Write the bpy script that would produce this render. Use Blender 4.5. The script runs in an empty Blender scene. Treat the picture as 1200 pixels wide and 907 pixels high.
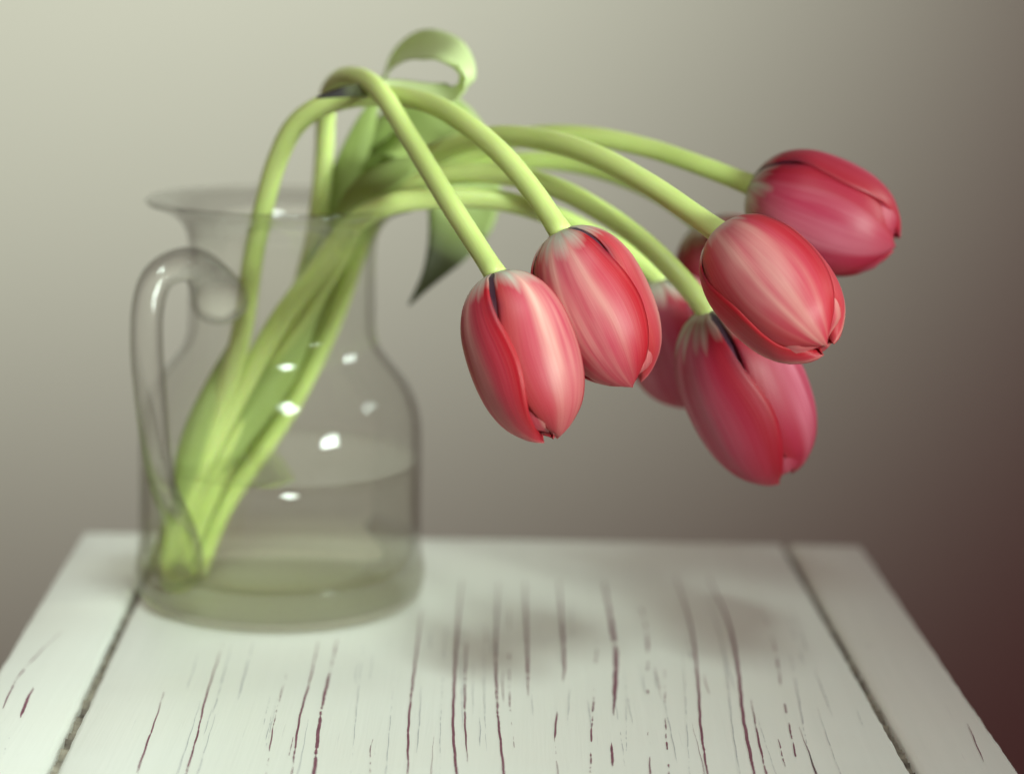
import bpy, bmesh, math, random
from mathutils import Vector, Matrix

scene = bpy.context.scene
col = scene.collection
R = math.radians

# ------------------------------------------------------------------ camera
PITCH, ROLL, CAM_H, LENS = R(-10.9), R(1.5), 0.244, 80.0
cam_data = bpy.data.cameras.new('camera')
cam_data.lens = LENS
cam_data.sensor_width = 36.0
cam_data.sensor_fit = 'HORIZONTAL'
cam_data.clip_start = 0.01
cam_data.clip_end = 50
cam = bpy.data.objects.new('camera', cam_data)
col.objects.link(cam)
CAM_ROT = Matrix.Rotation(math.pi / 2 + PITCH, 3, 'X') @ Matrix.Rotation(ROLL, 3, 'Z')
cam.matrix_world = Matrix.Translation((0, 0, CAM_H)) @ CAM_ROT.to_4x4()
cam_data.dof.use_dof = True
cam_data.dof.focus_distance = 0.715
cam_data.dof.aperture_fstop = 4.4
cam_data.dof.aperture_blades = 0
scene.camera = cam
CAM = Vector((0, 0, CAM_H))
F_PX = LENS / 36.0 * 1200.0


def ray(px, py):
    return CAM_ROT @ Vector(((px - 600) / F_PX, (453.5 - py) / F_PX, -1.0))


def at(px, py, Y):
    r = ray(px, py)
    return CAM + r * (Y / r.y)


def on_table(px, py, z=0.0):
    r = ray(px, py)
    return CAM + r * ((z - CAM_H) / r.z)


# ------------------------------------------------------------------ render settings
scene.render.engine = 'CYCLES'
cy = scene.cycles
cy.use_denoising = True
try:
    cy.denoiser = 'OPENIMAGEDENOISE'
    cy.denoising_input_passes = 'RGB_ALBEDO_NORMAL'
except Exception:
    pass
cy.max_bounces = 24
cy.transmission_bounces = 20
cy.transparent_max_bounces = 16
cy.glossy_bounces = 8
cy.diffuse_bounces = 4
cy.caustics_reflective = True
cy.caustics_refractive = True
cy.blur_glossy = 0.3
cy.sample_clamp_indirect = 1.5
scene.view_settings.view_transform = 'Standard'
scene.view_settings.look = 'None'
scene.view_settings.gamma = 1.0
scene.view_settings.use_curve_mapping = False
scene.view_settings.exposure = 0.0

# ------------------------------------------------------------------ light
world = bpy.data.worlds.new('World')
scene.world = world
world.use_nodes = True
wbg = world.node_tree.nodes['Background']
wbg.inputs['Color'].default_value = (1.0, 0.35, 0.42, 1)      # dim warm light bounced about the room
wbg.inputs['Strength'].default_value = 0.145


def aim(o, loc, target):
    d = (Vector(target) - Vector(loc)).normalized()
    o.matrix_world = Matrix.Translation(loc) @ d.to_track_quat('-Z', 'Y').to_matrix().to_4x4()


def area(name, loc, target, sx, sy, power, color, spread=180):
    l = bpy.data.lights.new(name, 'AREA')
    l.shape = 'RECTANGLE'
    l.size, l.size_y = sx, sy
    l.energy = power
    l.color = color
    l.spread = R(spread)
    o = bpy.data.objects.new(name, l)
    col.objects.link(o)
    aim(o, loc, target)
    return o


DAY = (0.84, 1.0, 0.90)


def window_or_fill(loc, target, w, h, power, spread, panes=False):
    """Window light or added fill, whole or of four panes."""
    loc, target = Vector(loc), Vector(target)
    if not panes:
        area('window_or_fill_light', loc, target, w, h, power, DAY, spread)
        return
    q = (target - loc).to_track_quat('-Z', 'Y')
    wx, wy = q @ Vector((1, 0, 0)), q @ Vector((0, 1, 0))
    for sx in (-1, 1):
        for sy in (-1, 1):
            off = wx * (w * 0.27 * sx) + wy * (h * 0.27 * sy)
            area('window_pane_light', loc + off, target + off, w * 0.47, h * 0.5, power / 4, DAY, spread)


window_or_fill((0.069, 0.180, 0.887), (-0.41, 0.48, 0.0), 0.21, 0.21, 3.5, 77, True)      # high behind the camera
window_or_fill((0.650, 0.900, 0.454), (-0.90, 0.93, 0.0), 0.22, 0.22, 0.60, 46)       # to the right of the stool
window_or_fill((0.62, 0.12, 0.235), (0.02, 0.76, 0.175), 0.26, 0.18, 0.50, 33)           # added low fill for the tulips, farther along the same side

area('window_or_fill_light', (-0.95, 0.50, 0.36), (-0.08, 0.84, 0.08), 0.9, 0.8, 0.14, DAY, 90)       # added wide, dim fill from the left, for paler glass reflections
# added unseen spot washing the upper left of the wall
sl = bpy.data.lights.new('wall_fill_spot', 'SPOT')
sl.energy = 68
sl.color = (0.84, 1.0, 0.92)
sl.spot_size = R(100)
sl.spot_blend = 1.0
sl.shadow_soft_size = 0.06
so = bpy.data.objects.new('wall_fill_spot', sl)
col.objects.link(so)
aim(so, (-0.252, 0.827, 0.543), (-0.365, 1.95, 0.473))


# ------------------------------------------------------------------ material helpers
def new_mat(name):
    m = bpy.data.materials.new(name)
    m.use_nodes = True
    nt = m.node_tree
    nt.nodes.clear()
    out = nt.nodes.new('ShaderNodeOutputMaterial')
    return m, nt, out


def node(nt, kind, **kw):
    n = nt.nodes.new(kind)
    for k, v in kw.items():
        if k in n.inputs:
            n.inputs[k].default_value = v
        else:
            setattr(n, k, v)
    return n


def ramp(nt, fac, stops, interp='LINEAR'):
    n = nt.nodes.new('ShaderNodeValToRGB')
    n.color_ramp.interpolation = interp
    e = n.color_ramp.elements
    while len(e) > 1:
        e.remove(e[-1])
    e[0].position = stops[0][0]
    e[0].color = (*stops[0][1], 1)
    for p, c in stops[1:]:
        x = e.new(p)
        x.color = (*c, 1)
    nt.links.new(fac, n.inputs['Fac'])
    return n.outputs['Color']


def mixc(nt, fac, a, b, blend='MIX'):
    n = nt.nodes.new('ShaderNodeMix')
    n.data_type = 'RGBA'
    n.blend_type = blend
    for i, v in ((0, fac), (6, a), (7, b)):
        if isinstance(v, (int, float)):
            n.inputs[i].default_value = v
        elif isinstance(v, tuple):
            n.inputs[i].default_value = (*v, 1)
        else:
            nt.links.new(v, n.inputs[i])
    return n.outputs[2]


def math_n(nt, op, a, b=None, clamp=False):
    n = nt.nodes.new('ShaderNodeMath')
    n.operation = op
    n.use_clamp = clamp
    for i, v in ((0, a), (1, b)):
        if v is None:
            continue
        if isinstance(v, (int, float)):
            n.inputs[i].default_value = v
        else:
            nt.links.new(v, n.inputs[i])
    return n.outputs[0]


def mapped(nt, src, scale):
    mp = nt.nodes.new('ShaderNodeMapping')
    mp.inputs['Scale'].default_value = scale
    nt.links.new(src, mp.inputs['Vector'])
    return mp.outputs['Vector']


def noise(nt, vec, scale, detail=3.0, rough=0.5):
    n = nt.nodes.new('ShaderNodeTexNoise')
    n.inputs['Scale'].default_value = scale
    n.inputs['Detail'].default_value = detail
    n.inputs['Roughness'].default_value = rough
    nt.links.new(vec, n.inputs['Vector'])
    return n.outputs['Fac']


def bump(nt, h, strength, dist):
    n = nt.nodes.new('ShaderNodeBump')
    n.inputs['Strength'].default_value = strength
    n.inputs['Distance'].default_value = dist
    nt.links.new(h, n.inputs['Height'])
    return n.outputs['Normal']


def principled(nt, out, **kw):
    p = nt.nodes.new('ShaderNodeBsdfPrincipled')
    for k, v in kw.items():
        k = k.replace('_', ' ')
        if isinstance(v, (int, float, tuple)):
            p.inputs[k].default_value = v
        else:
            nt.links.new(v, p.inputs[k])
    if out is not None:
        nt.links.new(p.outputs[0], out.inputs['Surface'])
    return p


def mat_wall():
    m, nt, out = new_mat('matt_wall_paint')
    tc = nt.nodes.new('ShaderNodeTexCoord')
    n1 = noise(nt, tc.outputs['Object'], 2.2, 4)
    n2 = noise(nt, tc.outputs['Object'], 160, 3)
    c = mixc(nt, n1, (0.53, 0.48, 0.41), (0.57, 0.515, 0.44))
    principled(nt, out, Base_Color=c, Roughness=0.9, Normal=bump(nt, n2, 0.25, 0.001))
    return m


def mat_floor():
    m, nt, out = new_mat('dark_floor_boards')
    tc = nt.nodes.new('ShaderNodeTexCoord')
    n1 = noise(nt, mapped(nt, tc.outputs['Object'], (14, 1.5, 1)), 3, 5)
    c = mixc(nt, n1, (0.06, 0.035, 0.028), (0.11, 0.065, 0.05))
    principled(nt, out, Base_Color=c, Roughness=0.55)
    return m


def mat_paint():
    m, nt, out = new_mat('white_painted_wood')
    tc = nt.nodes.new('ShaderNodeTexCoord')
    ob = tc.outputs['Object']
    grain = noise(nt, mapped(nt, ob, (260, 7, 60)), 1.0, 4, 0.6)
    fine = noise(nt, mapped(nt, ob, (900, 30, 200)), 1.0, 3, 0.6)
    blot = noise(nt, ob, 14, 4)
    c = mixc(nt, grain, (0.70, 0.715, 0.665), (0.79, 0.80, 0.75))
    c = mixc(nt, ramp(nt, blot, [(0.35, (0, 0, 0)), (0.75, (1, 1, 1))]), c, (0.74, 0.74, 0.68))
    # hair-thin grey lines where the brush dragged over the grain
    line = ramp(nt, fine, [(0.0, (1, 1, 1)), (0.27, (1, 1, 1)), (0.33, (0, 0, 0))])
    c = mixc(nt, math_n(nt, 'MULTIPLY', line, 0.22), c, (0.42, 0.40, 0.42))
    h = math_n(nt, 'ADD', grain, math_n(nt, 'MULTIPLY', fine, 0.4))
    principled(nt, out, Base_Color=c, Roughness=0.42, Normal=bump(nt, h, 0.35, 0.0004))
    return m


def mat_simple(name, c0, c1, scale, rough):
    m, nt, out = new_mat(name)
    tc = nt.nodes.new('ShaderNodeTexCoord')
    n1 = noise(nt, tc.outputs['Object'], scale, 4, 0.6)
    c = ramp(nt, n1, [(0.3, c0), (0.7, c1)])
    principled(nt, out, Base_Color=c, Roughness=rough)
    return m


def clear_shader(nt, out, ior, tint, bend, gloss_rough, normal=None, top_only=False, gloss=1.0):
    """Fresnel reflection on the outer face over a clear body that partly bends what is seen through it."""
    geo = nt.nodes.new('ShaderNodeNewGeometry')
    fr = nt.nodes.new('ShaderNodeFresnel')
    fr.inputs['IOR'].default_value = ior
    fac = math_n(nt, 'MULTIPLY', fr.outputs[0], math_n(nt, 'SUBTRACT', 1.0, geo.outputs['Backfacing']))
    if top_only:        # the sides of the water lie against the glass and do not mirror
        sp = nt.nodes.new('ShaderNodeSeparateXYZ')
        nt.links.new(geo.outputs['Normal'], sp.inputs[0])
        fac = math_n(nt, 'MULTIPLY', fac, math_n(nt, 'GREATER_THAN', sp.outputs['Z'], 0.5))
    fac = math_n(nt, 'MULTIPLY', fac, gloss)
    gl = nt.nodes.new('ShaderNodeBsdfGlossy')
    gl.inputs['Roughness'].default_value = gloss_rough
    rf = nt.nodes.new('ShaderNodeBsdfRefraction')
    rf.inputs['IOR'].default_value = ior
    rf.inputs['Roughness'].default_value = 0.0
    tr = nt.nodes.new('ShaderNodeBsdfTransparent')
    for n_ in (rf, tr):
        if isinstance(tint, tuple):
            n_.inputs['Color'].default_value = (*tint, 1)
        else:
            nt.links.new(tint, n_.inputs['Color'])
    if normal is not None:
        for n_ in (fr, gl, rf):
            nt.links.new(normal, n_.inputs['Normal'])
    m1 = nt.nodes.new('ShaderNodeMixShader')
    if isinstance(bend, float):
        m1.inputs[0].default_value = bend
    else:
        nt.links.new(bend, m1.inputs[0])
    nt.links.new(tr.outputs[0], m1.inputs[1])
    nt.links.new(rf.outputs[0], m1.inputs[2])
    m2 = nt.nodes.new('ShaderNodeMixShader')
    nt.links.new(fac, m2.inputs[0])
    nt.links.new(m1.outputs[0], m2.inputs[1])
    nt.links.new(gl.outputs[0], m2.inputs[2])
    nt.links.new(m2.outputs[0], out.inputs['Surface'])


def mat_glass(name, low, high, lip, gloss=1.0):
    m, nt, out = new_mat(name)
    tc = nt.nodes.new('ShaderNodeTexCoord')
    n1 = noise(nt, tc.outputs['Object'], 28, 2)
    sep = nt.nodes.new('ShaderNodeSeparateXYZ')
    nt.links.new(tc.outputs['Object'], sep.inputs[0])
    # thick in the foot, thin in the wall, thick again in the rolled lip
    bend = ramp(nt, math_n(nt, 'MULTIPLY', sep.outputs['Z'], 5.0), [(0.075, (low,) * 3), (0.12, (high,) * 3), (0.66, (high,) * 3), (0.72, (lip,) * 3)])
    lw = nt.nodes.new('ShaderNodeLayerWeight')      # seen edge-on, the wall is a long way through and bends strongly
    lw.inputs['Blend'].default_value = 0.5
    edge = ramp(nt, lw.outputs['Facing'], [(0.66, (0, 0, 0)), (0.95, (0.45,) * 3)])
    bend = math_n(nt, 'MAXIMUM', bend, edge)
    tint = ramp(nt, math_n(nt, 'MULTIPLY', sep.outputs['Z'], 10.0), [(0.12, (0.97, 0.962, 0.91)), (0.22, (0.990, 0.992, 0.982))])
    clear_shader(nt, out, 1.45, tint, bend, 0.09, bump(nt, n1, 0.12, 0.004), gloss=gloss)
    return m


def mat_water():
    m, nt, out = new_mat('water')
    clear_shader(nt, out, 1.5, (0.985, 0.988, 0.968), 0.02, 0.0, top_only=True)
    return m


def plant_shader(nt, out, color, rough, transl, tcol, normal, spec=0.4, sss=0.0):
    p = principled(nt, None, Base_Color=color, Roughness=rough, Normal=normal)
    p.inputs['Specular IOR Level'].default_value = spec
    t = nt.nodes.new('ShaderNodeBsdfTranslucent')
    nt.links.new(tcol, t.inputs['Color'])
    nt.links.new(normal, t.inputs['Normal'])
    mx = nt.nodes.new('ShaderNodeMixShader')
    mx.inputs[0].default_value = transl
    nt.links.new(p.outputs[0], mx.inputs[1])
    nt.links.new(t.outputs[0], mx.inputs[2])
    nt.links.new(mx.outputs[0], out.inputs['Surface'])


def mat_stem():
    m, nt, out = new_mat('tulip_stem_skin')
    uv = nt.nodes.new('ShaderNodeUVMap').outputs['UV']
    tc = nt.nodes.new('ShaderNodeTexCoord')
    n1 = noise(nt, mapped(nt, uv, (9, 3, 1)), 2.0, 3)
    n2 = noise(nt, tc.outputs['Object'], 40, 3)
    c = mixc(nt, n1, (0.51, 0.61, 0.17), (0.60, 0.70, 0.26))
    c = mixc(nt, math_n(nt, 'MULTIPLY', n2, 0.35), c, (0.62, 0.68, 0.30))
    n3 = noise(nt, tc.outputs['Object'], 16, 2)
    c = mixc(nt, math_n(nt, 'MULTIPLY', ramp(nt, n3, [(0.45, (0, 0, 0)), (0.7, (1, 1, 1))]), 0.5), c, (0.36, 0.47, 0.12))
    p = principled(nt, out, Base_Color=c, Roughness=0.38,
                   Normal=bump(nt, noise(nt, mapped(nt, uv, (40, 2, 1)), 1.5, 3), 0.15, 0.0004))
    p.inputs['Subsurface Weight'].default_value = 0.25
    p.inputs['Subsurface Radius'].default_value = (0.6, 1.0, 0.2)
    p.inputs['Subsurface Scale'].default_value = 0.002
    p.inputs['Specular IOR Level'].default_value = 0.35
    return m


def mat_leaf(name, dark_tip, tip_color=(0.03, 0.022, 0.022), lift=0.0):
    m, nt, out = new_mat(name)
    uv = nt.nodes.new('ShaderNodeUVMap').outputs['UV']
    sep = nt.nodes.new('ShaderNodeSeparateXYZ')
    nt.links.new(uv, sep.inputs[0])
    v = sep.outputs['Y']
    veins = noise(nt, mapped(nt, uv, (26, 1.2, 1)), 1.6, 3)
    big = noise(nt, mapped(nt, uv, (2, 5, 1)), 1.5, 3)
    c = mixc(nt, veins, (0.37, 0.48, 0.11), (0.48, 0.59, 0.19))
    c = mixc(nt, big, c, (0.50, 0.60, 0.25))
    c = mixc(nt, lift, c, (0.66, 0.72, 0.42))
    if dark_tip:
        c = mixc(nt, ramp(nt, v, [(dark_tip, (0, 0, 0)), (min(dark_tip + 0.09, 0.99), (1, 1, 1))]), c, tip_color)
    tl = mixc(nt, 1.0, c, (0.95, 1.0, 0.55), 'MULTIPLY')
    plant_shader(nt, out, c, 0.42, 0.38, tl, bump(nt, veins, 0.3, 0.0006), 0.35)
    return m


def mat_petal(name, deep, pink, pale, inner=False):
    m, nt, out = new_mat(name)
    uv = nt.nodes.new('ShaderNodeUVMap').outputs['UV']
    sep = nt.nodes.new('ShaderNodeSeparateXYZ')
    nt.links.new(uv, sep.inputs[0])
    u, v = sep.outputs['X'], sep.outputs['Y']
    info = nt.nodes.new('ShaderNodeObjectInfo')
    off = nt.nodes.new('ShaderNodeVectorMath')
    off.operation = 'ADD'
    cmb = nt.nodes.new('ShaderNodeCombineXYZ')
    nt.links.new(math_n(nt, 'MULTIPLY', info.outputs['Random'], 37.0), cmb.inputs[0])
    nt.links.new(math_n(nt, 'MULTIPLY', info.outputs['Random'], 11.0), cmb.inputs[2])
    nt.links.new(uv, off.inputs[0])
    nt.links.new(cmb.outputs[0], off.inputs[1])
    ruv = off.outputs[0]
    streak = noise(nt, mapped(nt, ruv, (6, 0.5, 1)), 1.6, 2.5, 0.45)
    fine = noise(nt, mapped(nt, ruv, (70, 0.9, 1)), 1.5, 2, 0.5)
    patch = noise(nt, mapped(nt, ruv, (3.0, 0.7, 1)), 1.4, 3)
    au = math_n(nt, 'ABSOLUTE', math_n(nt, 'SUBTRACT', math_n(nt, 'MULTIPLY', u, 2.0), 1.0))
    # rim red to mid pink
    rim = math_n(nt, 'ADD', au, math_n(nt, 'MULTIPLY', math_n(nt, 'SUBTRACT', streak, 0.5), 0.7))
    c = ramp(nt, rim, [(0.08, pink), (0.55, tuple(0.55 * a + 0.45 * b for a, b in zip(pink, deep))), (0.95, deep)])
    # pale midrib streaks, with a soft highlight painted in beside the middle
    pf = math_n(nt, 'MULTIPLY', ramp(nt, u, [(0.22, (0, 0, 0)), (0.36, (0.75,) * 3), (0.5, (0.55,) * 3), (0.62, (1.0,) * 3), (0.78, (0.1,) * 3)]),
                ramp(nt, math_n(nt, 'ADD', math_n(nt, 'MULTIPLY', streak, 0.6), math_n(nt, 'MULTIPLY', patch, 0.4)),
                     [(0.38, (0, 0, 0)), (0.62, (1, 1, 1))]))
    c = mixc(nt, math_n(nt, 'MULTIPLY', pf, 0.9), c, pale)
    c = mixc(nt, math_n(nt, 'MULTIPLY', ramp(nt, fine, [(0.4, (0, 0, 0)), (0.75, (1, 1, 1))]), 0.07), c, pale)
    # tips: hotter red
    c = mixc(nt, math_n(nt, 'MULTIPLY', ramp(nt, v, [(0.62, (0, 0, 0)), (1.0, (1, 1, 1))]), 0.55), c, deep)
    # creamy base
    bv = math_n(nt, 'ADD', v, math_n(nt, 'MULTIPLY', math_n(nt, 'SUBTRACT', streak, 0.5), 0.24))
    c = mixc(nt, ramp(nt, bv, [(0.0, (1, 1, 1)), (0.11, (0, 0, 0))]), c, (0.66, 0.64, 0.54))
    if inner:       # the inner petals are stained dark violet towards the base
        c = mixc(nt, math_n(nt, 'MULTIPLY', ramp(nt, bv, [(0.10, (1, 1, 1)), (0.34, (0, 0, 0))]), 0.93), c, (0.045, 0.014, 0.045))
    else:
        dk = math_n(nt, 'MULTIPLY', ramp(nt, au, [(0.80, (0, 0, 0)), (0.97, (1, 1, 1))]),
                    ramp(nt, v, [(0.10, (0, 0, 0)), (0.18, (0.6,) * 3), (0.34, (0, 0, 0))]))
        c = mixc(nt, math_n(nt, 'MULTIPLY', dk, 0.8), c, (0.14, 0.03, 0.06))
    tl = mixc(nt, 1.0, c, (1.0, 0.55, 0.45), 'MULTIPLY')
    h = math_n(nt, 'ADD', math_n(nt, 'MULTIPLY', streak, 0.7), math_n(nt, 'MULTIPLY', fine, 0.3))
    plant_shader(nt, out, c, 0.47, 0.30, tl, bump(nt, h, 0.25, 0.0010), 0.45)
    return m


M_WALL, M_FLOOR, M_PAINT = mat_wall(), mat_floor(), mat_paint()
M_GLASS, M_ROD, M_WATER = mat_glass('thin_clear_glass', 0.30, 0.05, 0.22), mat_glass('thick_clear_glass', 0.36, 0.36, 0.36), mat_water()
M_GLASS_IN = mat_glass('inner_face_clear_glass', 0.20, 0.03, 0.15, 0.0)
M_STEM = mat_stem()
M_LEAF = mat_leaf('tulip_leaf', 0)
M_LEAF_TIP = mat_leaf('tulip_leaf_withered_tip', 0.872, lift=0.75)
M_LEAF_DROOP = mat_leaf('tulip_leaf_dark_tip', 0.79, (0.075, 0.078, 0.032))
TONES = [((0.50, 0.009, 0.022), (0.61, 0.075, 0.125), (0.88, 0.55, 0.47)), ((0.40, 0.007, 0.022), (0.50, 0.040, 0.095), (0.68, 0.22, 0.30))]
M_PETALS = [[mat_petal('petal_warm_pink', *TONES[0]), mat_petal('inner_petal_warm_pink', *TONES[0], True)],
            [mat_petal('petal_crimson', *TONES[1]), mat_petal('inner_petal_crimson', *TONES[1], True)]]
M_CRACK = mat_simple('bare_purple_wood', (0.13, 0.035, 0.06), (0.26, 0.10, 0.14), 300, 0.7)
M_CRACK_FAINT = mat_simple('thin_worn_paint', (0.36, 0.35, 0.37), (0.55, 0.55, 0.54), 300, 0.6)
M_GROOVE = mat_simple('dirty_groove', (0.05, 0.035, 0.03), (0.33, 0.29, 0.23), 120, 0.8)


# ------------------------------------------------------------------ mesh helpers
def obj(name, bm_or_me, mat, parent=None, smooth=True):
    if isinstance(bm_or_me, bmesh.types.BMesh):
        me = bpy.data.meshes.new(name)
        bm_or_me.to_mesh(me)
        bm_or_me.free()
    else:
        me = bm_or_me
    if mat is not None and not me.materials:
        me.materials.append(mat)
    if smooth:
        me.polygons.foreach_set('use_smooth', [True] * len(me.polygons))
    o = bpy.data.objects.new(name, me)
    col.objects.link(o)
    if parent is not None:
        o.parent = parent
        o.matrix_parent_inverse = parent.matrix_world.inverted()
    return o


def empty(name, loc, rotz=0.0):
    o = bpy.data.objects.new(name, None)
    o.empty_display_size = 0.02
    o.matrix_world = Matrix.Translation(loc) @ Matrix.Rotation(rotz, 4, 'Z')
    col.objects.link(o)
    return o


def tag(o, label=None, cat=None, group=None, kind=None):
    if label:
        o['label'] = label
    if cat:
        o['category'] = cat
    if group:
        o['group'] = group
    if kind:
        o['kind'] = kind
    return o


def spline(pts, n):
    """Centripetal-like smooth curve through points, n samples, roughly even spacing."""
    P = [Vector(p) for p in pts]
    P = [P[0] * 2 - P[1]] + P + [P[-1] * 2 - P[-2]]
    dense = []
    for i in range(1, len(P) - 2):
        p0, p1, p2, p3 = P[i - 1], P[i], P[i + 1], P[i + 2]
        for k in range(24):
            t = k / 24
            dense.append(0.5 * ((2 * p1) + (p2 - p0) * t + (2 * p0 - 5 * p1 + 4 * p2 - p3) * t * t
                                + (3 * p1 - p0 - 3 * p2 + p3) * t ** 3))
    dense.append(P[-2].copy())
    for _ in range(6):
        dense = [dense[0]] + [(dense[i - 1] + dense[i] * 2 + dense[i + 1]) / 4 for i in range(1, len(dense) - 1)] + [dense[-1]]
    cum = [0.0]
    for a, b in zip(dense, dense[1:]):
        cum.append(cum[-1] + (b - a).length)
    out, j = [], 0
    for i in range(n):
        s = cum[-1] * i / (n - 1)
        while j < len(cum) - 2 and cum[j + 1] < s:
            j += 1
        d = cum[j + 1] - cum[j]
        out.append(dense[j].lerp(dense[j + 1], (s - cum[j]) / d if d > 0 else 0))
    return out


def lerp_tab(tab, t):
    """Smooth cubic through (t, value) knots."""
    if t <= tab[0][0]:
        return tab[0][1]
    if t >= tab[-1][0]:
        return tab[-1][1]
    n = len(tab)
    i = max(k for k in range(n - 1) if tab[k][0] <= t)

    def slope(k):
        a, c = tab[max(k - 1, 0)], tab[min(k + 1, n - 1)]
        return (c[1] - a[1]) / (c[0] - a[0])
    (t0, v0), (t1, v1) = tab[i], tab[i + 1]
    h = t1 - t0
    x = (t - t0) / h
    return ((2 * x ** 3 - 3 * x * x + 1) * v0 + (x ** 3 - 2 * x * x + x) * h * slope(i)
            + (3 * x * x - 2 * x ** 3) * v1 + (x ** 3 - x * x) * h * slope(i + 1))


def tube(path, radius, nseg=14, cap=True, squash=None):
    """radius: function of t in 0..1; returns bmesh with UV."""
    bm = bmesh.new()
    uvl = bm.loops.layers.uv.new('UVMap')
    n = len(path)
    rings = []
    tan = [(path[min(i + 1, n - 1)] - path[max(i - 1, 0)]).normalized() for i in range(n)]
    nrm = Vector((0, 0, 1)).cross(tan[0])
    if nrm.length < 1e-3:
        nrm = Vector((1, 0, 0))
    nrm.normalize()
    for i in range(n):
        nrm = (nrm - tan[i] * nrm.dot(tan[i])).normalized()
        bi = tan[i].cross(nrm)
        r = radius(i / (n - 1))
        sq = squash(i / (n - 1)) if squash else 1.0
        rings.append([bm.verts.new(path[i] + (nrm * math.cos(a) + bi * math.sin(a) * sq) * r)
                      for a in [2 * math.pi * k / nseg for k in range(nseg)]])
    for i in range(n - 1):
        for k in range(nseg):
            k2 = (k + 1) % nseg
            f = bm.faces.new((rings[i][k], rings[i][k2], rings[i + 1][k2], rings[i + 1][k]))
            uv = [(k / nseg, i / (n - 1)), ((k + 1) / nseg, i / (n - 1)),
                  ((k + 1) / nseg, (i + 1) / (n - 1)), (k / nseg, (i + 1) / (n - 1))]
            for l, c in zip(f.loops, uv):
                l[uvl].uv = (c[0], c[1] * 6)
    if cap:
        bm.faces.new(list(reversed(rings[0])))
        bm.faces.new(rings[-1])
    bmesh.ops.recalc_face_normals(bm, faces=bm.faces[:])
    return bm


def lathe(profile, nseg=128, shape=None):
    """profile: closed list of (r, z), r = 0 allowed at both ends; shape(r, z, ang) -> (x, y, z)."""
    bm = bmesh.new()
    rings = []
    for r, z in profile:
        if r < 1e-6:
            rings.append([bm.verts.new((0, 0, z))])
        else:
            ring = []
            for k in range(nseg):
                a = 2 * math.pi * k / nseg
                p = shape(r, z, a) if shape else (r * math.cos(a), r * math.sin(a), z)
                ring.append(bm.verts.new(p))
            rings.append(ring)
    for A, B in zip(rings, rings[1:]):
        for k in range(nseg):
            k2 = (k + 1) % nseg
            if len(A) == 1:
                bm.faces.new((A[0], B[k], B[k2]))
            elif len(B) == 1:
                bm.faces.new((A[k], A[k2], B[0]))
            else:
                bm.faces.new((A[k], A[k2], B[k2], B[k]))
    bmesh.ops.recalc_face_normals(bm, faces=bm.faces[:])
    return bm


def smooth_profile(pts, n):
    return [(max(p.x, 0.0), p.z) for p in spline([Vector((r, 0, z)) for r, z in pts], n)]


def box_bm(x0, x1, y0, y1, z0, z1, bev=0.0, seg=2):
    bm = bmesh.new()
    bmesh.ops.create_cube(bm, size=1.0)
    for v in bm.verts:
        v.co = Vector(((x0 + x1) / 2 + v.co.x * (x1 - x0), (y0 + y1) / 2 + v.co.y * (y1 - y0), (z0 + z1) / 2 + v.co.z * (z1 - z0)))
    if bev:
        bmesh.ops.bevel(bm, geom=bm.edges[:] + bm.verts[:], offset=bev, segments=seg, profile=0.5, affect='EDGES')
    return bm


# ------------------------------------------------------------------ room: wall and floor
WALL_Y, FLOOR_Z = 1.95, -0.62
wb = bmesh.new()
wv = [wb.verts.new(p) for p in ((-4, WALL_Y, FLOOR_Z), (4, WALL_Y, FLOOR_Z), (4, WALL_Y, 2.0), (-4, WALL_Y, 2.0))]
wb.faces.new(wv)
tag(obj('wall', wb, M_WALL, smooth=False), kind='structure')
fb = bmesh.new()
fv = [fb.verts.new(p) for p in ((-4, -1.5, FLOOR_Z), (4, -1.5, FLOOR_Z), (4, WALL_Y + 0.02, FLOOR_Z), (-4, WALL_Y + 0.02, FLOOR_Z))]
fb.faces.new(fv)
tag(obj('floor', fb, M_FLOOR, smooth=False), kind='structure')

# ------------------------------------------------------------------ stool
YAW = R(2.0)
XL, XG1, XG2, XR = -0.1458, -0.1117, 0.1497, 0.1822
YB, YF = 0.929, 0.575
stool = empty('painted_stool', (0, 0, FLOOR_Z), YAW)
tag(stool, 'small white painted wooden stool with purple cracks, under the glass jug', 'stool')
to_world = Matrix.Rotation(YAW, 4, 'Z')


def stool_part(name, bm, mat, smooth=False, parent=None):
    bm.transform(to_world)
    return obj(name, bm, mat, parent or stool, smooth)


G = 0.0014
rng = random.Random(4)


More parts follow.
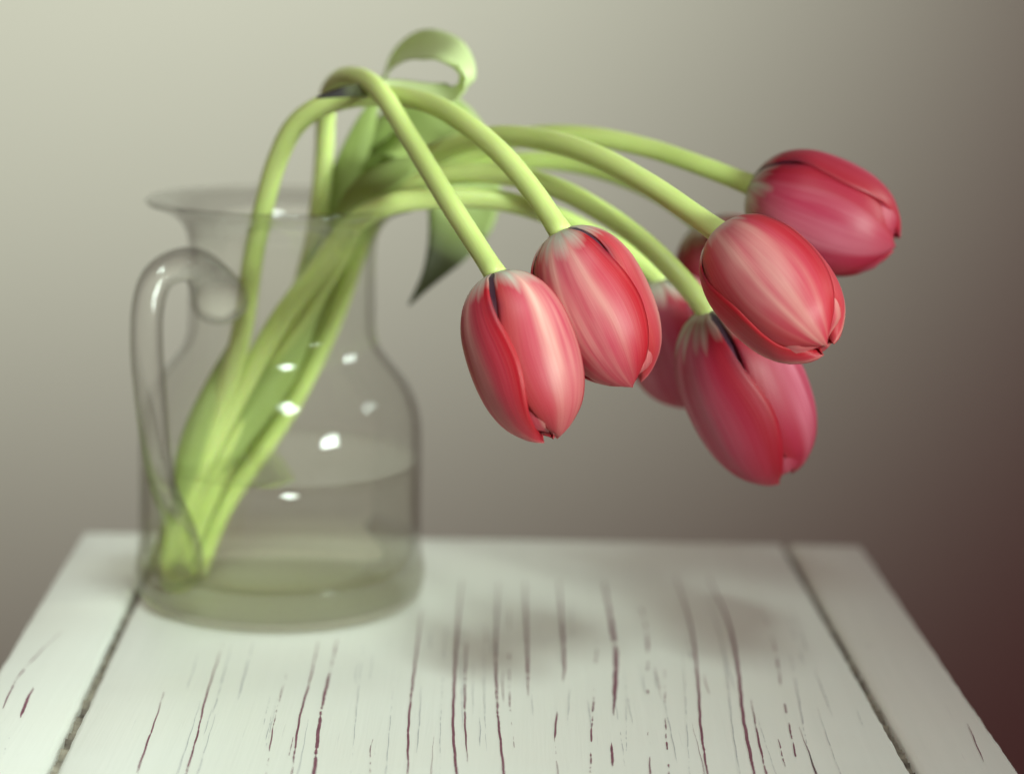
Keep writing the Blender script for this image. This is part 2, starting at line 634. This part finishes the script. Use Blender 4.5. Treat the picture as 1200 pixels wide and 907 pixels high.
def board(x0, x1):
    """A plank with softened, slightly uneven long edges."""
    bm = bmesh.new()
    T, b = 0.020, 0.0022
    prof = [(x0, -T), (x0, -b), (x0 + b * 0.3, -b * 0.3), (x0 + b, 0.0)]
    nmid = max(2, int((x1 - x0) / 0.02))
    prof += [(x0 + b + (x1 - x0 - 2 * b) * k / nmid, 0.0) for k in range(1, nmid)]
    prof += [(x1 - b, 0.0), (x1 - b * 0.3, -b * 0.3), (x1, -b), (x1, -T)]
    ys = [(YF, -b), (YF + b * 0.3, -b * 0.3), (YF + b, 0)]
    ny = 90
    ys += [(YF + b + (YB - YF - 2 * b) * k / ny, 0) for k in range(1, ny)]
    ys += [(YB - b, 0), (YB - b * 0.3, -b * 0.3), (YB, -b)]
    rows = []
    for y, dz in ys:
        row = []
        for i, (x, z) in enumerate(prof):
            edge = i < 4 or i >= len(prof) - 4
            jx = rng.uniform(-1, 1) * 0.00022 if edge and 0 < i < len(prof) - 1 else 0
            zz = z + dz if z > -T else z
            row.append(bm.verts.new((x + jx, y, zz)))
        rows.append(row)
    for A, B in zip(rows, rows[1:]):
        for k in range(len(A) - 1):
            bm.faces.new((A[k], A[k + 1], B[k + 1], B[k]))
        bm.faces.new((A[-1], A[0], B[0], B[-1]))
    bm.faces.new(list(reversed(rows[0])))
    bm.faces.new(rows[-1])
    bmesh.ops.recalc_face_normals(bm, faces=bm.faces[:])
    return bm


planks = []
for x0, x1 in ((XL, XG1 - G), (XG1 + G, XG2 - G), (XG2 + G, XR)):
    planks.append(stool_part('plank', board(x0, x1), M_PAINT, True))
planks[1]['label'] = 'wide cracked white centre plank'
for xg in (XG1, XG2):   # grime and old paint packed in the joints
    bm = bmesh.new()
    rows = []
    for k in range(160):
        y = YF + 0.004 + (YB - YF - 0.008) * k / 159
        z = -0.0035 + rng.uniform(-0.0007, 0.0012)
        rows.append([bm.verts.new((xg - G * 1.3, y, z)), bm.verts.new((xg + rng.uniform(-.0004, .0004), y, z - 0.0005)), bm.verts.new((xg + G * 1.3, y, z))])
    for A, B in zip(rows, rows[1:]):
        bm.faces.new((A[0], A[1], B[1], B[0]))
        bm.faces.new((A[1], A[2], B[2], B[1]))
    stool_part('joint_grime', bm, M_GROOVE)
for y0 in (YF + 0.03, YB - 0.05):
    stool_part('batten', box_bm(XL + 0.012, XR - 0.012, y0, y0 + 0.02, -0.065, -0.0198, 0.001), M_PAINT)
for x in (XL + 0.014, XR - 0.014 - 0.03):
    for y in (YF + 0.022, YB - 0.022 - 0.03):
        stool_part('leg', box_bm(x, x + 0.03, y, y + 0.03, FLOOR_Z - 0.0005, -0.0195, 0.002), M_PAINT)

# ------------------------------------------------------------------ cracks in the paint of the planks
cracks = [  # (pixels of the crack on the stool top, width in pixels, gappiness, faint)
    ([(72, 740), (45, 766), (20, 795), (0, 837)], 2.2, .25, 0), ([(39, 806), (31, 822), (24, 841)], 4.5, 0, 0),
    ([(12, 860), (4, 885)], 2.0, .5, 1),
    ([(192, 811), (184, 838), (172, 872), (160, 907)], 2.6, .12, 0), ([(262, 752), (241, 818), (232, 858), (218, 907)], 2.6, .2, 0),
    ([(297, 752), (284, 800), (279, 820)], 2.0, .2, 1), ([(336, 790), (322, 842), (312, 907)], 1.9, .25, 0),
    ([(373, 752), (363, 798), (351, 842), (342, 907)], 2.9, .15, 0),
    ([(395, 750), (388, 782), (379, 820), (374, 850), (368, 907)], 4.8, .22, 0),
    ([(426, 750), (418, 830), (411, 907)], 1.2, .3, 1), ([(437, 865), (434, 880), (434, 907)], 2.6, .4, 0),
    ([(494, 715), (485, 790), (479, 845), (478, 907)], 3.2, .06, 0),
    ([(462, 790), (456, 860), (452, 907)], 1.2, .3, 1), ([(523, 720), (517, 830), (515, 907)], 1.4, .3, 1),
    ([(541, 680), (535, 750), (532, 810), (531, 855), (535, 907)], 3.8, .0, 0),
    ([(547, 740), (545, 800), (545, 848), (548, 893)], 2.6, .18, 0),
    ([(584, 682), (581, 760), (583, 830), (587, 872), (590, 900)], 3.3, .10, 0),
    ([(597, 715), (597, 800), (598, 830), (604, 885)], 2.0, .4, 0), ([(567, 750), (568, 830), (570, 880)], 1.1, .3, 1),
    ([(615, 682), (618, 765), (619, 815)], 3.4, .08, 0),
    ([(655, 680), (661, 770), (660, 799)], 4.0, .12, 0), ([(653, 830), (651, 854), (650, 866)], 2.8, .35, 0),
    ([(668, 800), (665, 850)], 1.4, .3, 1), ([(700, 745), (696, 815), (693, 860), (692, 907)], 2.7, .45, 0),
    ([(708, 682), (719, 745), (722, 775), (719, 838)], 6.5, .10, 0), ([(717, 866), (717, 880), (718, 898)], 3.6, .3, 0),
    ([(734, 815), (734, 885)], 1.1, .3, 1),
    ([(746, 690), (757, 735), (759, 770), (759, 872)], 3.6, .5, 0), ([(761, 880), (762, 907)], 2.4, .3, 0),
    ([(779, 785), (780, 850), (784, 907)], 2.8, .4, 0), ([(800, 760), (805, 850), (808, 907)], 1.1, .3, 1),
    ([(792, 675), (810, 735), (818, 800), (821, 850), (829, 907)], 3.6, .08, 0),
    ([(828, 692), (845, 750), (853, 800), (858, 850), (867, 907)], 1.6, .2, 1),
    ([(830, 676), (854, 730), (865, 785), (871, 840), (884, 907)], 4.6, .0, 0),
    ([(880, 818), (888, 862), (898, 907)], 3.0, .15, 0),
    ([(889, 706), (907, 755), (916, 808), (924, 846), (937, 907)], 2.4, .35, 0), ([(912, 866), (920, 898)], 2.4, .3, 0),
    ([(925, 760), (938, 830), (946, 875), (957, 907)], 2.0, .35, 1), ([(947, 878), (955, 903)], 2.5, .1, 0),
    ([(958, 830), (975, 880), (985, 907)], 1.2, .3, 1),
    ([(1134, 848), (1153, 893)], 1.6, .2, 0), ([(1004, 832), (1012, 852)], 1.0, .3, 1),
    ([(1014, 756), (1020, 757)], 3.0, 0, 1),
]
hrng = random.Random(21)
for _ in range(46):     # many more hairlines on the wide plank
    hx, hy = hrng.uniform(200, 960), hrng.uniform(700, 870)
    drift = (hx - 560) / 560 * 0.55
    ln = hrng.uniform(20, 90)
    cracks.append(([(hx, hy), (hx + drift * ln * .5 + hrng.uniform(-1, 1), hy + ln * .5), (hx + drift * ln, hy + ln)],
                   hrng.uniform(0.9, 1.6), hrng.uniform(.1, .35), 0 if hrng.random() < .25 else 1))
crng = random.Random(9)


def wob(tab_, x):
    k = int(x)
    f = x - k
    f = f * f * (3 - 2 * f)
    return tab_[k] * (1 - f) + tab_[k + 1] * f


for pix, w, gap, faint in cracks:
    pts3 = [on_table(x, y) for x, y in pix]
    if pix[-1][1] >= 900:       # runs on towards the front edge
        d = (pts3[-1] - pts3[-2]).normalized()
        pts3.append(pts3[-1] + d * crng.uniform(0.01, 0.05))
    L = sum((b - a).length for a, b in zip(pts3, pts3[1:]))
    n = max(12, int(L / 0.0006))
    path = spline(pts3, n)
    base = w * 0.76 / F_PX
    ph = crng.uniform(0, 9)
    knots = [crng.random() for _ in range(n // 3 + 4)]
    slow = [crng.random() for _ in range(n // 16 + 4)]
    lx = (to_world.inverted() @ pts3[0]).x
    pl = planks[0] if lx < XG1 else planks[2] if lx > XG2 else planks[1]
    runs, run = [], []
    for i, p in enumerate(path):
        t = i / (n - 1)
        taper = min(1, t * 1.8 + .3, (1 - t) * 5 + .15)
        body = 0.62 * wob(slow, i / 16) + 0.38 * wob(knots, i / 3)
        body = min(1.0, max(0.0, (body - gap * 1.05) * 3.2 + (0.8 if gap < .05 else 0.2)))
        hw = base * taper * body * 0.40
        d = (path[min(i + 1, n - 1)] - path[max(i - 1, 0)]).normalized()
        sd = Vector((-d.y, d.x, 0))
        q = p + sd * math.sin(i * 0.21 + ph) * 0.00008 + sd * crng.uniform(-1, 1) * base * 0.07 + Vector((0, 0, 0.00012))
        if hw < base * 0.03:
            runs.append(run)
            run = []
        else:
            run.append((q + sd * hw, q - sd * hw))
    runs.append(run)
    for run in runs:
        if len(run) < 3:
            continue
        bm = bmesh.new()
        vs = [(bm.verts.new(a_), bm.verts.new(b_)) for a_, b_ in run]
        for (a0, b0), (a1, b1) in zip(vs, vs[1:]):
            f = bm.faces.new((a0, b0, b1, a1))
            f.normal_update()
            if f.normal.z < 0:
                f.normal_flip()
        obj('paint_crack', bm, M_CRACK_FAINT if faint else M_CRACK, pl, False)

# ------------------------------------------------------------------ glass jug
JX, JY = -0.0862, 0.836
jug = empty('glass_jug', (JX, JY, 0))
tag(jug, 'clear glass jug half full of water, standing on the white stool', 'jug')
HZ = 0.150
WATER_Z = 0.0535
outer = [(0.0, 0.0022), (0.030, 0.0020), (0.046, 0.0004), (0.0505, 0.0012), (0.0538, 0.0045), (0.0548, 0.0095), (0.0545, 0.0140),
         (0.0536, 0.0180), (0.0532, 0.024), (0.0530, 0.045), (0.0529, 0.062), (0.0524, 0.0690), (0.0505, 0.0765), (0.0468, 0.0835),
         (0.0415, 0.0900), (0.0372, 0.0955), (0.0352, 0.1010), (0.0347, 0.1080), (0.0345, 0.1250), (0.0346, 0.1330), (0.0356, 0.1395),
         (0.0392, 0.1445), (0.0445, 0.1475), (0.0492, 0.1490)]
inner_up = [(0.0490, 0.1512), (0.0445, 0.1500), (0.0390, 0.1470), (0.0348, 0.1415), (0.0328, 0.1340), (0.0323, 0.1250), (0.0323, 0.1080),
            (0.0328, 0.1015), (0.0348, 0.0962), (0.0395, 0.0900), (0.0448, 0.0832), (0.0484, 0.0762), (0.0502, 0.0690), (0.0507, 0.062)]
inner_low = [(0.0508, 0.045), (0.0508, 0.026), (0.0502, 0.0185), (0.0480, 0.0145), (0.0420, 0.0120), (0.025, 0.0110), (0.0, 0.0108)]


def jug_shape(r, z, a):
    # the lip is drawn out a little into a spout opposite the handle
    x, y = r * math.cos(a), r * math.sin(a)
    k = max(0.0, (z - 0.138) / 0.012)
    da = math.atan2(math.sin(a - R(35)), math.cos(a - R(35)))
    s = math.exp(-(da / 0.45) ** 2) * k
    x += math.cos(R(35)) * 0.0035 * s
    y += math.sin(R(35)) * 0.0035 * s
    return (x, y, z + 0.0006 * s)


prof = smooth_profile(outer, 90) + [(0.0502, 0.1503)] + smooth_profile(inner_up + inner_low, 90)
prof[0] = (0, prof[0][1])
prof[-1] = (0, prof[-1][1])
jb = lathe(prof, 144, jug_shape)
jb.transform(Matrix.Translation((JX, JY, 0)))
ob = obj('body', jb, M_GLASS, jug)
ob.data.materials.append(M_GLASS_IN)        # the face turned to the water and the stems
for f in ob.data.polygons:
    c = f.center
    if f.index >= 89 * 144 and c.z < 0.136:
        f.material_index = 1

# handle: a thick pulled rod, fused at the shoulder, ending in a pressed tail
h_pts = [at(262, 372, .816), at(252, 338, .808), at(230, 312, .801), at(205, 312, .796), at(183, 328, .791), at(173, 362, .788), at(172, 410, .787),
         at(176, 460, .787), at(182, 520, .788), at(191, 568, .790), at(205, 607, .797), at(210, 645, .802), at(207, 694, .803)]
hr = [(0, .0108), (.06, .0104), (.15, .0074), (.28, .0066), (.5, .0067), (.7, .0058), (.81, .0064), (.88, .0088), (.95, .0106), (1, .0108)]


def round_ends(t, a=0.05, b=0.05):
    k = max(0.0, 1 - t / a, (t - 1 + b) / b)
    return math.sqrt(max(0.012, 1 - k * k))


hpath = spline(h_pts, 90)
hb = tube(hpath, lambda t: lerp_tab(hr, t) * round_ends(t), 28, True, lambda t: 0.86)
obj('handle', hb, M_ROD, jug)


def blob(center, rx, ry, rz, rot=None):
    bm = bmesh.new()
    bmesh.ops.create_uvsphere(bm, u_segments=32, v_segments=20, radius=1.0)
    mt = Matrix.Translation(center) @ (rot or Matrix.Identity(4)) @ Matrix.Diagonal((rx, ry, rz, 1))
    bm.transform(mt)
    return bm


# water
wprof = [(0.0, 0.0104), (0.025, 0.0106), (0.0422, 0.0117), (0.0484, 0.0143), (0.0506, 0.0184), (0.0513, 0.026), (0.0513, 0.045)]
top = [(0.0513, WATER_Z + 0.0012), (0.0505, WATER_Z + 0.0010), (0.0498, WATER_Z + 0.0003), (0.0485, WATER_Z), (0.035, WATER_Z), (0.018, WATER_Z), (0.0, WATER_Z)]
wm = lathe(wprof + top, 128)
wm.transform(Matrix.Translation((JX, JY, 0)))
wo = obj('water', wm, M_WATER)
tag(wo, 'clear still water filling the lower half of the glass jug', 'water')

# ------------------------------------------------------------------ tulips
PROF = [(0, .13), (.03, .40), (.08, .62), (.16, .81), (.28, .95), (.42, 1.0), (.57, .995), (.7, .94), (.8, .84), (.88, .70), (.94, .52), (.975, .37), (1, .17)]
WID = [(0, .13), (.05, .475), (.12, .70), (.2, .86), (.3, 1.01), (.42, 1.14), (.55, 1.19), (.68, 1.10), (.8, .90), (.89, .66), (.95, .44), (.985, .24), (1, .06)]


def petal_bm(frame, L, Rad, phi0, layer, seed, spiral=1.0, widen=1.0):
    rg = random.Random(seed)
    nu, nv = 26, 50
    bm = bmesh.new()
    uvl = bm.loops.layers.uv.new('UVMap')
    lf = 1.0 if layer == 0 else 0.915
    Lp = L * (rg.uniform(.98, 1.0) if layer == 0 else rg.uniform(.975, .99))
    widen *= rg.uniform(.985, 1.06)
    skew = rg.uniform(-.10, .10)
    wav = rg.uniform(0, 6)
    wv = rg.uniform(.7, 1.2)
    grid = []
    for j in range(nv + 1):
        t = (j / nv) ** 0.9
        pr = lerp_tab(PROF, t)
        w = lerp_tab(WID, t) * widen * (1.0 if layer == 0 else .92)
        hw = min(w / max(pr, .05), 1.40)
        close = 0.0
        if layer:       # the inner petals close over the heart of the flower
            close = max(0.0, (t - .94) / .06)
            hw = max(hw, 1.15 * min(1, max(0, t - .7) * 10))
        row = []
        for i in range(nu + 1):
            u = -1 + 2 * i / nu
            ph = phi0 + u * hw + skew * t * t
            r = pr * lf * (1 - .97 * close)
            # one edge tucks under the neighbour, the other lies over it
            r += (0.026 * spiral * u - 0.012 * u ** 4) * (0.4 + 0.6 * t) * (1 if layer == 0 else .5)
            # flattened flanks, ridged middle with a fine groove
            r += (0.030 if layer == 0 else -0.005) * (1 - u * u) * math.sin(math.pi * min(1, t * 1.05)) - 0.014 * math.exp(-(u / .10) ** 2) * math.sin(math.pi * t)
            # gentle waviness towards the rim
            r += 0.010 * abs(u) ** 3 * math.sin(7.0 * wv * t + wav + 2 * u)
            # lip of the petal tip turns inwards
            r -= (0.02 if layer == 0 else 0.0) * max(0, t - .84) / .16 * (1 - .5 * abs(u))
            r = max(r, 0.012)
            z = Lp * (t - (0.02 + .03 * t ** 6) * abs(u) ** 2 * t - .02 * close)
            row.append(bm.verts.new(frame @ Vector((Rad * r * math.cos(ph), Rad * r * math.sin(ph), z))))
        grid.append(row)
    for j in range(nv):
        for i in range(nu):
            f = bm.faces.new((grid[j][i], grid[j][i + 1], grid[j + 1][i + 1], grid[j + 1][i]))
            uv = [(i / nu, j / nv), ((i + 1) / nu, j / nv), ((i + 1) / nu, (j + 1) / nv), (i / nu, (j + 1) / nv)]
            for l, c in zip(f.loops, uv):
                l[uvl].uv = c
    return bm


def ribbon(pts, widths, sides, mat, parent, n=70, fold=0.25, name='leaf', seed=0):
    """A leaf blade along pts; sides: list of vectors giving the blade's width direction along the way."""
    path = spline(pts, n)
    bm = bmesh.new()
    uvl = bm.loops.layers.uv.new('UVMap')
    nu = 10
    grid = []
    m = len(sides) - 1
    for i, p in enumerate(path):
        t = i / (n - 1)
        k = min(int(t * m), m - 1)
        sd = Vector(sides[k]).lerp(Vector(sides[k + 1]), t * m - k)
        tg = (path[min(i + 1, n - 1)] - path[max(i - 1, 0)]).normalized()
        sd = (sd - tg * sd.dot(tg)).normalized()
        nm = tg.cross(sd)
        w = lerp_tab(widths, t) * 0.5
        row = []
        for j in range(nu + 1):
            u = -1 + 2 * j / nu
            lift = fold * w * (abs(u) ** 1.5) + 0.06 * w * math.sin(9 * t + 3 * u + seed) * abs(u)
            row.append(bm.verts.new(p + sd * (u * w) + nm * lift))
        grid.append(row)
    for i in range(n - 1):
        for j in range(nu):
            f = bm.faces.new((grid[i][j], grid[i][j + 1], grid[i + 1][j + 1], grid[i + 1][j]))
            for l, c in zip(f.loops, ((j / nu, i / (n - 1)), ((j + 1) / nu, i / (n - 1)), ((j + 1) / nu, (i + 1) / (n - 1)), (j / nu, (i + 1) / (n - 1)))):
                l[uvl].uv = c
    o = obj(name, bm, mat, parent)
    md = o.modifiers.new('thickness', 'SOLIDIFY')
    md.thickness = 0.0007
    md.offset = 0
    return o


# foot of each stem in the jug, its way up and over the rim, and the flower's tip
TUL = [
    dict(label='pink tulip hanging nearest the jug, dark violet seam at its neck, stem arching highest', mat=0,
         path=[(212, 662, .842), (254, 560, .842), (298, 470, .845), (340, 380, .848), (364, 300, .85), (375, 235, .85), (380, 180, .85), (382, 135, .845),
               (389, 103, .832), (410, 90, .812), (442, 104, .79), (482, 165, .765), (530, 243, .732), (581, 322, .704)],
         tip=(648, 520, .690), R=.0170, phi=-48, spiral=-1, seed=11),
    dict(label='tulip with broad pale streaked front petal and red slit near its neck', mat=0,
         path=[(196, 655, .832), (230, 560, .829), (264, 460, .825), (284, 385, .820), (297, 300, .817), (311, 235, .815), (324, 190, .812), (346, 147, .808),
               (385, 121, .803), (440, 112, .800), (492, 118, .785), (535, 138, .768), (585, 178, .748), (625, 225, .732), (657, 272, .718)],
         tip=(745, 456, .712), R=.0176, phi=18, spiral=-1, seed=22),
    dict(label='pink tulip with bright red petal edge, hanging before the lowest crimson tulip', mat=0,
         path=[(190, 650, .85), (230, 560, .85), (297, 450, .85), (350, 370, .85), (395, 300, .848), (425, 255, .845), (468, 205, .838), (520, 175, .822),
               (580, 160, .80), (640, 165, .782), (700, 184, .763), (760, 216, .745), (808, 248, .732), (845, 274, .722)],
         tip=(974, 412, .692), R=.0180, phi=-8, spiral=-1, seed=33),
    dict(label='crimson tulip held highest and farthest from the jug, almost horizontal', mat=1,
         path=[(222, 668, .856), (256, 580, .858), (322, 470, .86), (376, 380, .862), (412, 300, .862), (437, 250, .862), (485, 212, .858), (550, 178, .845),
               (620, 160, .828), (690, 160, .815), (760, 174, .803), (820, 194, .792), (880, 217, .782)],
         tip=(1056, 290, .772), R=.0195, phi=12, spiral=1, seed=44),
    dict(label='deep crimson tulip hanging lowest over the stool, below the pink one with red edge', mat=1,
         path=[(201, 652, .838), (242, 560, .838), (308, 450, .838), (355, 370, .838), (392, 310, .838), (424, 256, .832), (470, 222, .822), (530, 205, .812),
               (590, 205, .802), (648, 219, .79), (700, 245, .78), (750, 280, .77), (792, 320, .762), (829, 364, .757)],
         tip=(922, 564, .765), R=.0206, phi=52, spiral=-1, seed=55),
    dict(label='shaded tulip half hidden behind the deep crimson one', mat=1,
         path=[(190, 664, .829), (218, 580, .828), (275, 470, .828), (325, 380, .826), (370, 320, .825), (408, 268, .818), (455, 240, .808), (520, 232, .806),
               (590, 236, .806), (650, 254, .806), (700, 278, .806), (742, 302, .806), (773, 326, .804)],
         tip=(815, 478, .812), R=.0190, phi=30, spiral=1, seed=66),
    dict(label='small glimpse of a tulip behind the pink one with the red petal edge', mat=1,
         path=[(230, 672, .848), (264, 590, .85), (338, 480, .855), (388, 380, .858), (418, 300, .858), (442, 252, .857), (486, 222, .853), (540, 201, .848),
               (590, 191, .845), (650, 189, .84), (710, 201, .835), (770, 226, .83), (822, 262, .826)],
         tip=(905, 400, .822), R=.0190, phi=0, spiral=1, seed=77),
]
tulips = []
for k, T in enumerate(TUL):
    pts = [at(*p) for p in T['path']]
    root = empty('tulip', pts[0])
    tag(root, T['label'], 'tulip', 'tulips bending out of the glass jug')
    tulips.append(root)
    path = spline(pts, 110)
    base, tip = path[-1], at(*T['tip'])
    axis = (tip - base).normalized()
    sr = 0.0037 + 0.00015 * ((k * 7) % 3 - 1)
    rad = lambda t, sr=sr: sr * (1.06 - 0.10 * t) * (1 + 0.16 * max(0, (t - .965) / .035) ** 1.5 + 0.02 * math.sin(23 * t + k))
    obj('stem', tube(path + [base + axis * 0.0012], rad, 18), M_STEM, root)
    # bloom frame: z along the flower, x towards the camera's side
    zx = axis
    xx = (CAM - base)
    xx = (xx - zx * xx.dot(zx)).normalized()
    yy = zx.cross(xx)
    L = (tip - base).length
    fr = Matrix.Translation(base - axis * 0.0008) @ Matrix((xx, yy, zx)).transposed().to_4x4()
    for layer in (1, 0):
        for q in range(3):
            phi = R(T['phi'] + q * 120 + (60 if layer else 0))
            bm = petal_bm(fr, L, T['R'], phi, layer, T['seed'] * 10 + layer * 3 + q, T['spiral'])
            o = obj('petal', bm, M_PETALS[T['mat']][layer], root)
            md = o.modifiers.new('thickness', 'SOLIDIFY')
            md.thickness = 0.0006
            md.offset = -1

PX = 0.85 / F_PX
# leaf rising out of the jug, looping over and back on itself to a withered tip (from the first tulip)
ribbon([at(340, 400, .858), at(375, 320, .86), at(405, 240, .862), at(428, 170, .862), at(445, 118, .858), at(458, 78, .850), at(487, 56, .838), at(522, 62, .824),
        at(540, 87, .815), at(531, 107, .812), at(505, 111, .812), at(465, 106, .808), at(430, 106, .798), at(402, 108, .790), at(371, 115, .788)],
       [(0, 20 * PX), (.25, 36 * PX), (.45, 46 * PX), (.6, 52 * PX), (.72, 48 * PX), (.82, 36 * PX), (.90, 17 * PX), (.96, 11 * PX), (1, 1.5 * PX)],
       [(.8, .6, 0), (.8, .6, .1), (.6, .9, .2), (.25, 1, .5), (.1, 1, .55), (.1, 1, .45), (0, .7, .7), (0, .4, .9)], M_LEAF_TIP, tulips[0], 100, 0.12, seed=1)
# broad leaf folding over behind the arching stems and drooping outside the rim
ribbon([at(330, 420, .864), at(372, 330, .866), at(405, 262, .866), at(436, 200, .866), at(470, 160, .864), at(508, 158, .862), at(536, 190, .862), at(541, 240, .860),
        at(528, 282, .856), at(508, 318, .850), at(479, 358, .844)],
       [(0, 20 * PX), (.25, 45 * PX), (.42, 85 * PX), (.55, 105 * PX), (.66, 96 * PX), (.78, 84 * PX), (.86, 50 * PX), (.93, 20 * PX), (1, 1.5 * PX)],
       [(.9, .3, .3), (.9, .4, .3), (.8, .3, .5), (.5, .3, .8), (.6, .3, .7), (.95, .3, 0), (.95, .25, 0), (.95, .2, 0)], M_LEAF_DROOP, tulips[6], 90, 0.18, seed=2)
# blade clasping the stems at the jug's mouth
ribbon([at(330, 430, .846), at(362, 340, .848), at(385, 265, .85), at(405, 205, .85), at(425, 155, .85), at(440, 118, .848)],
       [(0, 15 * PX), (.3, 40 * PX), (.6, 38 * PX), (.85, 28 * PX), (1, 10 * PX)],
       [(.9, -.3, .2), (.9, -.2, .2), (.9, .1, .2)], M_LEAF, tulips[4], 60, 0.3, seed=3)
ribbon([at(345, 360, .836), at(378, 290, .834), at(405, 248, .83), at(440, 218, .824), at(478, 196, .82), at(505, 186, .82)],
       [(0, 15 * PX), (.3, 34 * PX), (.6, 46 * PX), (.85, 32 * PX), (1, 4 * PX)],
       [(.6, .2, .6), (.5, .2, .8), (.4, .2, .9)], M_LEAF, tulips[5], 60, 0.25, seed=6)
# blades inside the jug
ribbon([at(240, 575, .838), at(276, 520, .836), at(320, 450, .834), at(352, 380, .836), at(385, 310, .838), at(405, 262, .836)],
       [(0, 12 * PX), (.2, 34 * PX), (.5, 40 * PX), (.8, 26 * PX), (1, 14 * PX)],
       [(.9, .2, .3), (.9, .1, .4), (.9, .2, .3)], M_LEAF, tulips[2], 50, 0.3, seed=4)
ribbon([at(205, 600, .822), at(218, 540, .820), at(236, 480, .822), at(262, 425, .826), at(290, 375, .83)],
       [(0, 14 * PX), (.3, 30 * PX), (.6, 22 * PX), (1, 4 * PX)],
       [(.9, -.4, .2), (.9, -.2, .4), (.9, 0, .3)], M_LEAF, tulips[1], 50, 0.3, seed=5)
# face of the broad leaf behind the crossing stems
ribbon([at(408, 290, .868), at(428, 245, .870), at(450, 205, .870), at(478, 170, .868), at(512, 146, .866), at(546, 128, .864)],
       [(0, 24 * PX), (.25, 60 * PX), (.5, 96 * PX), (.75, 84 * PX), (.92, 40 * PX), (1, 4 * PX)],
       [(.8, .15, -.5), (.75, .1, -.6), (.6, .1, -.75), (.55, .1, -.8)], M_LEAF, tulips[3], 60, 0.2, seed=7)
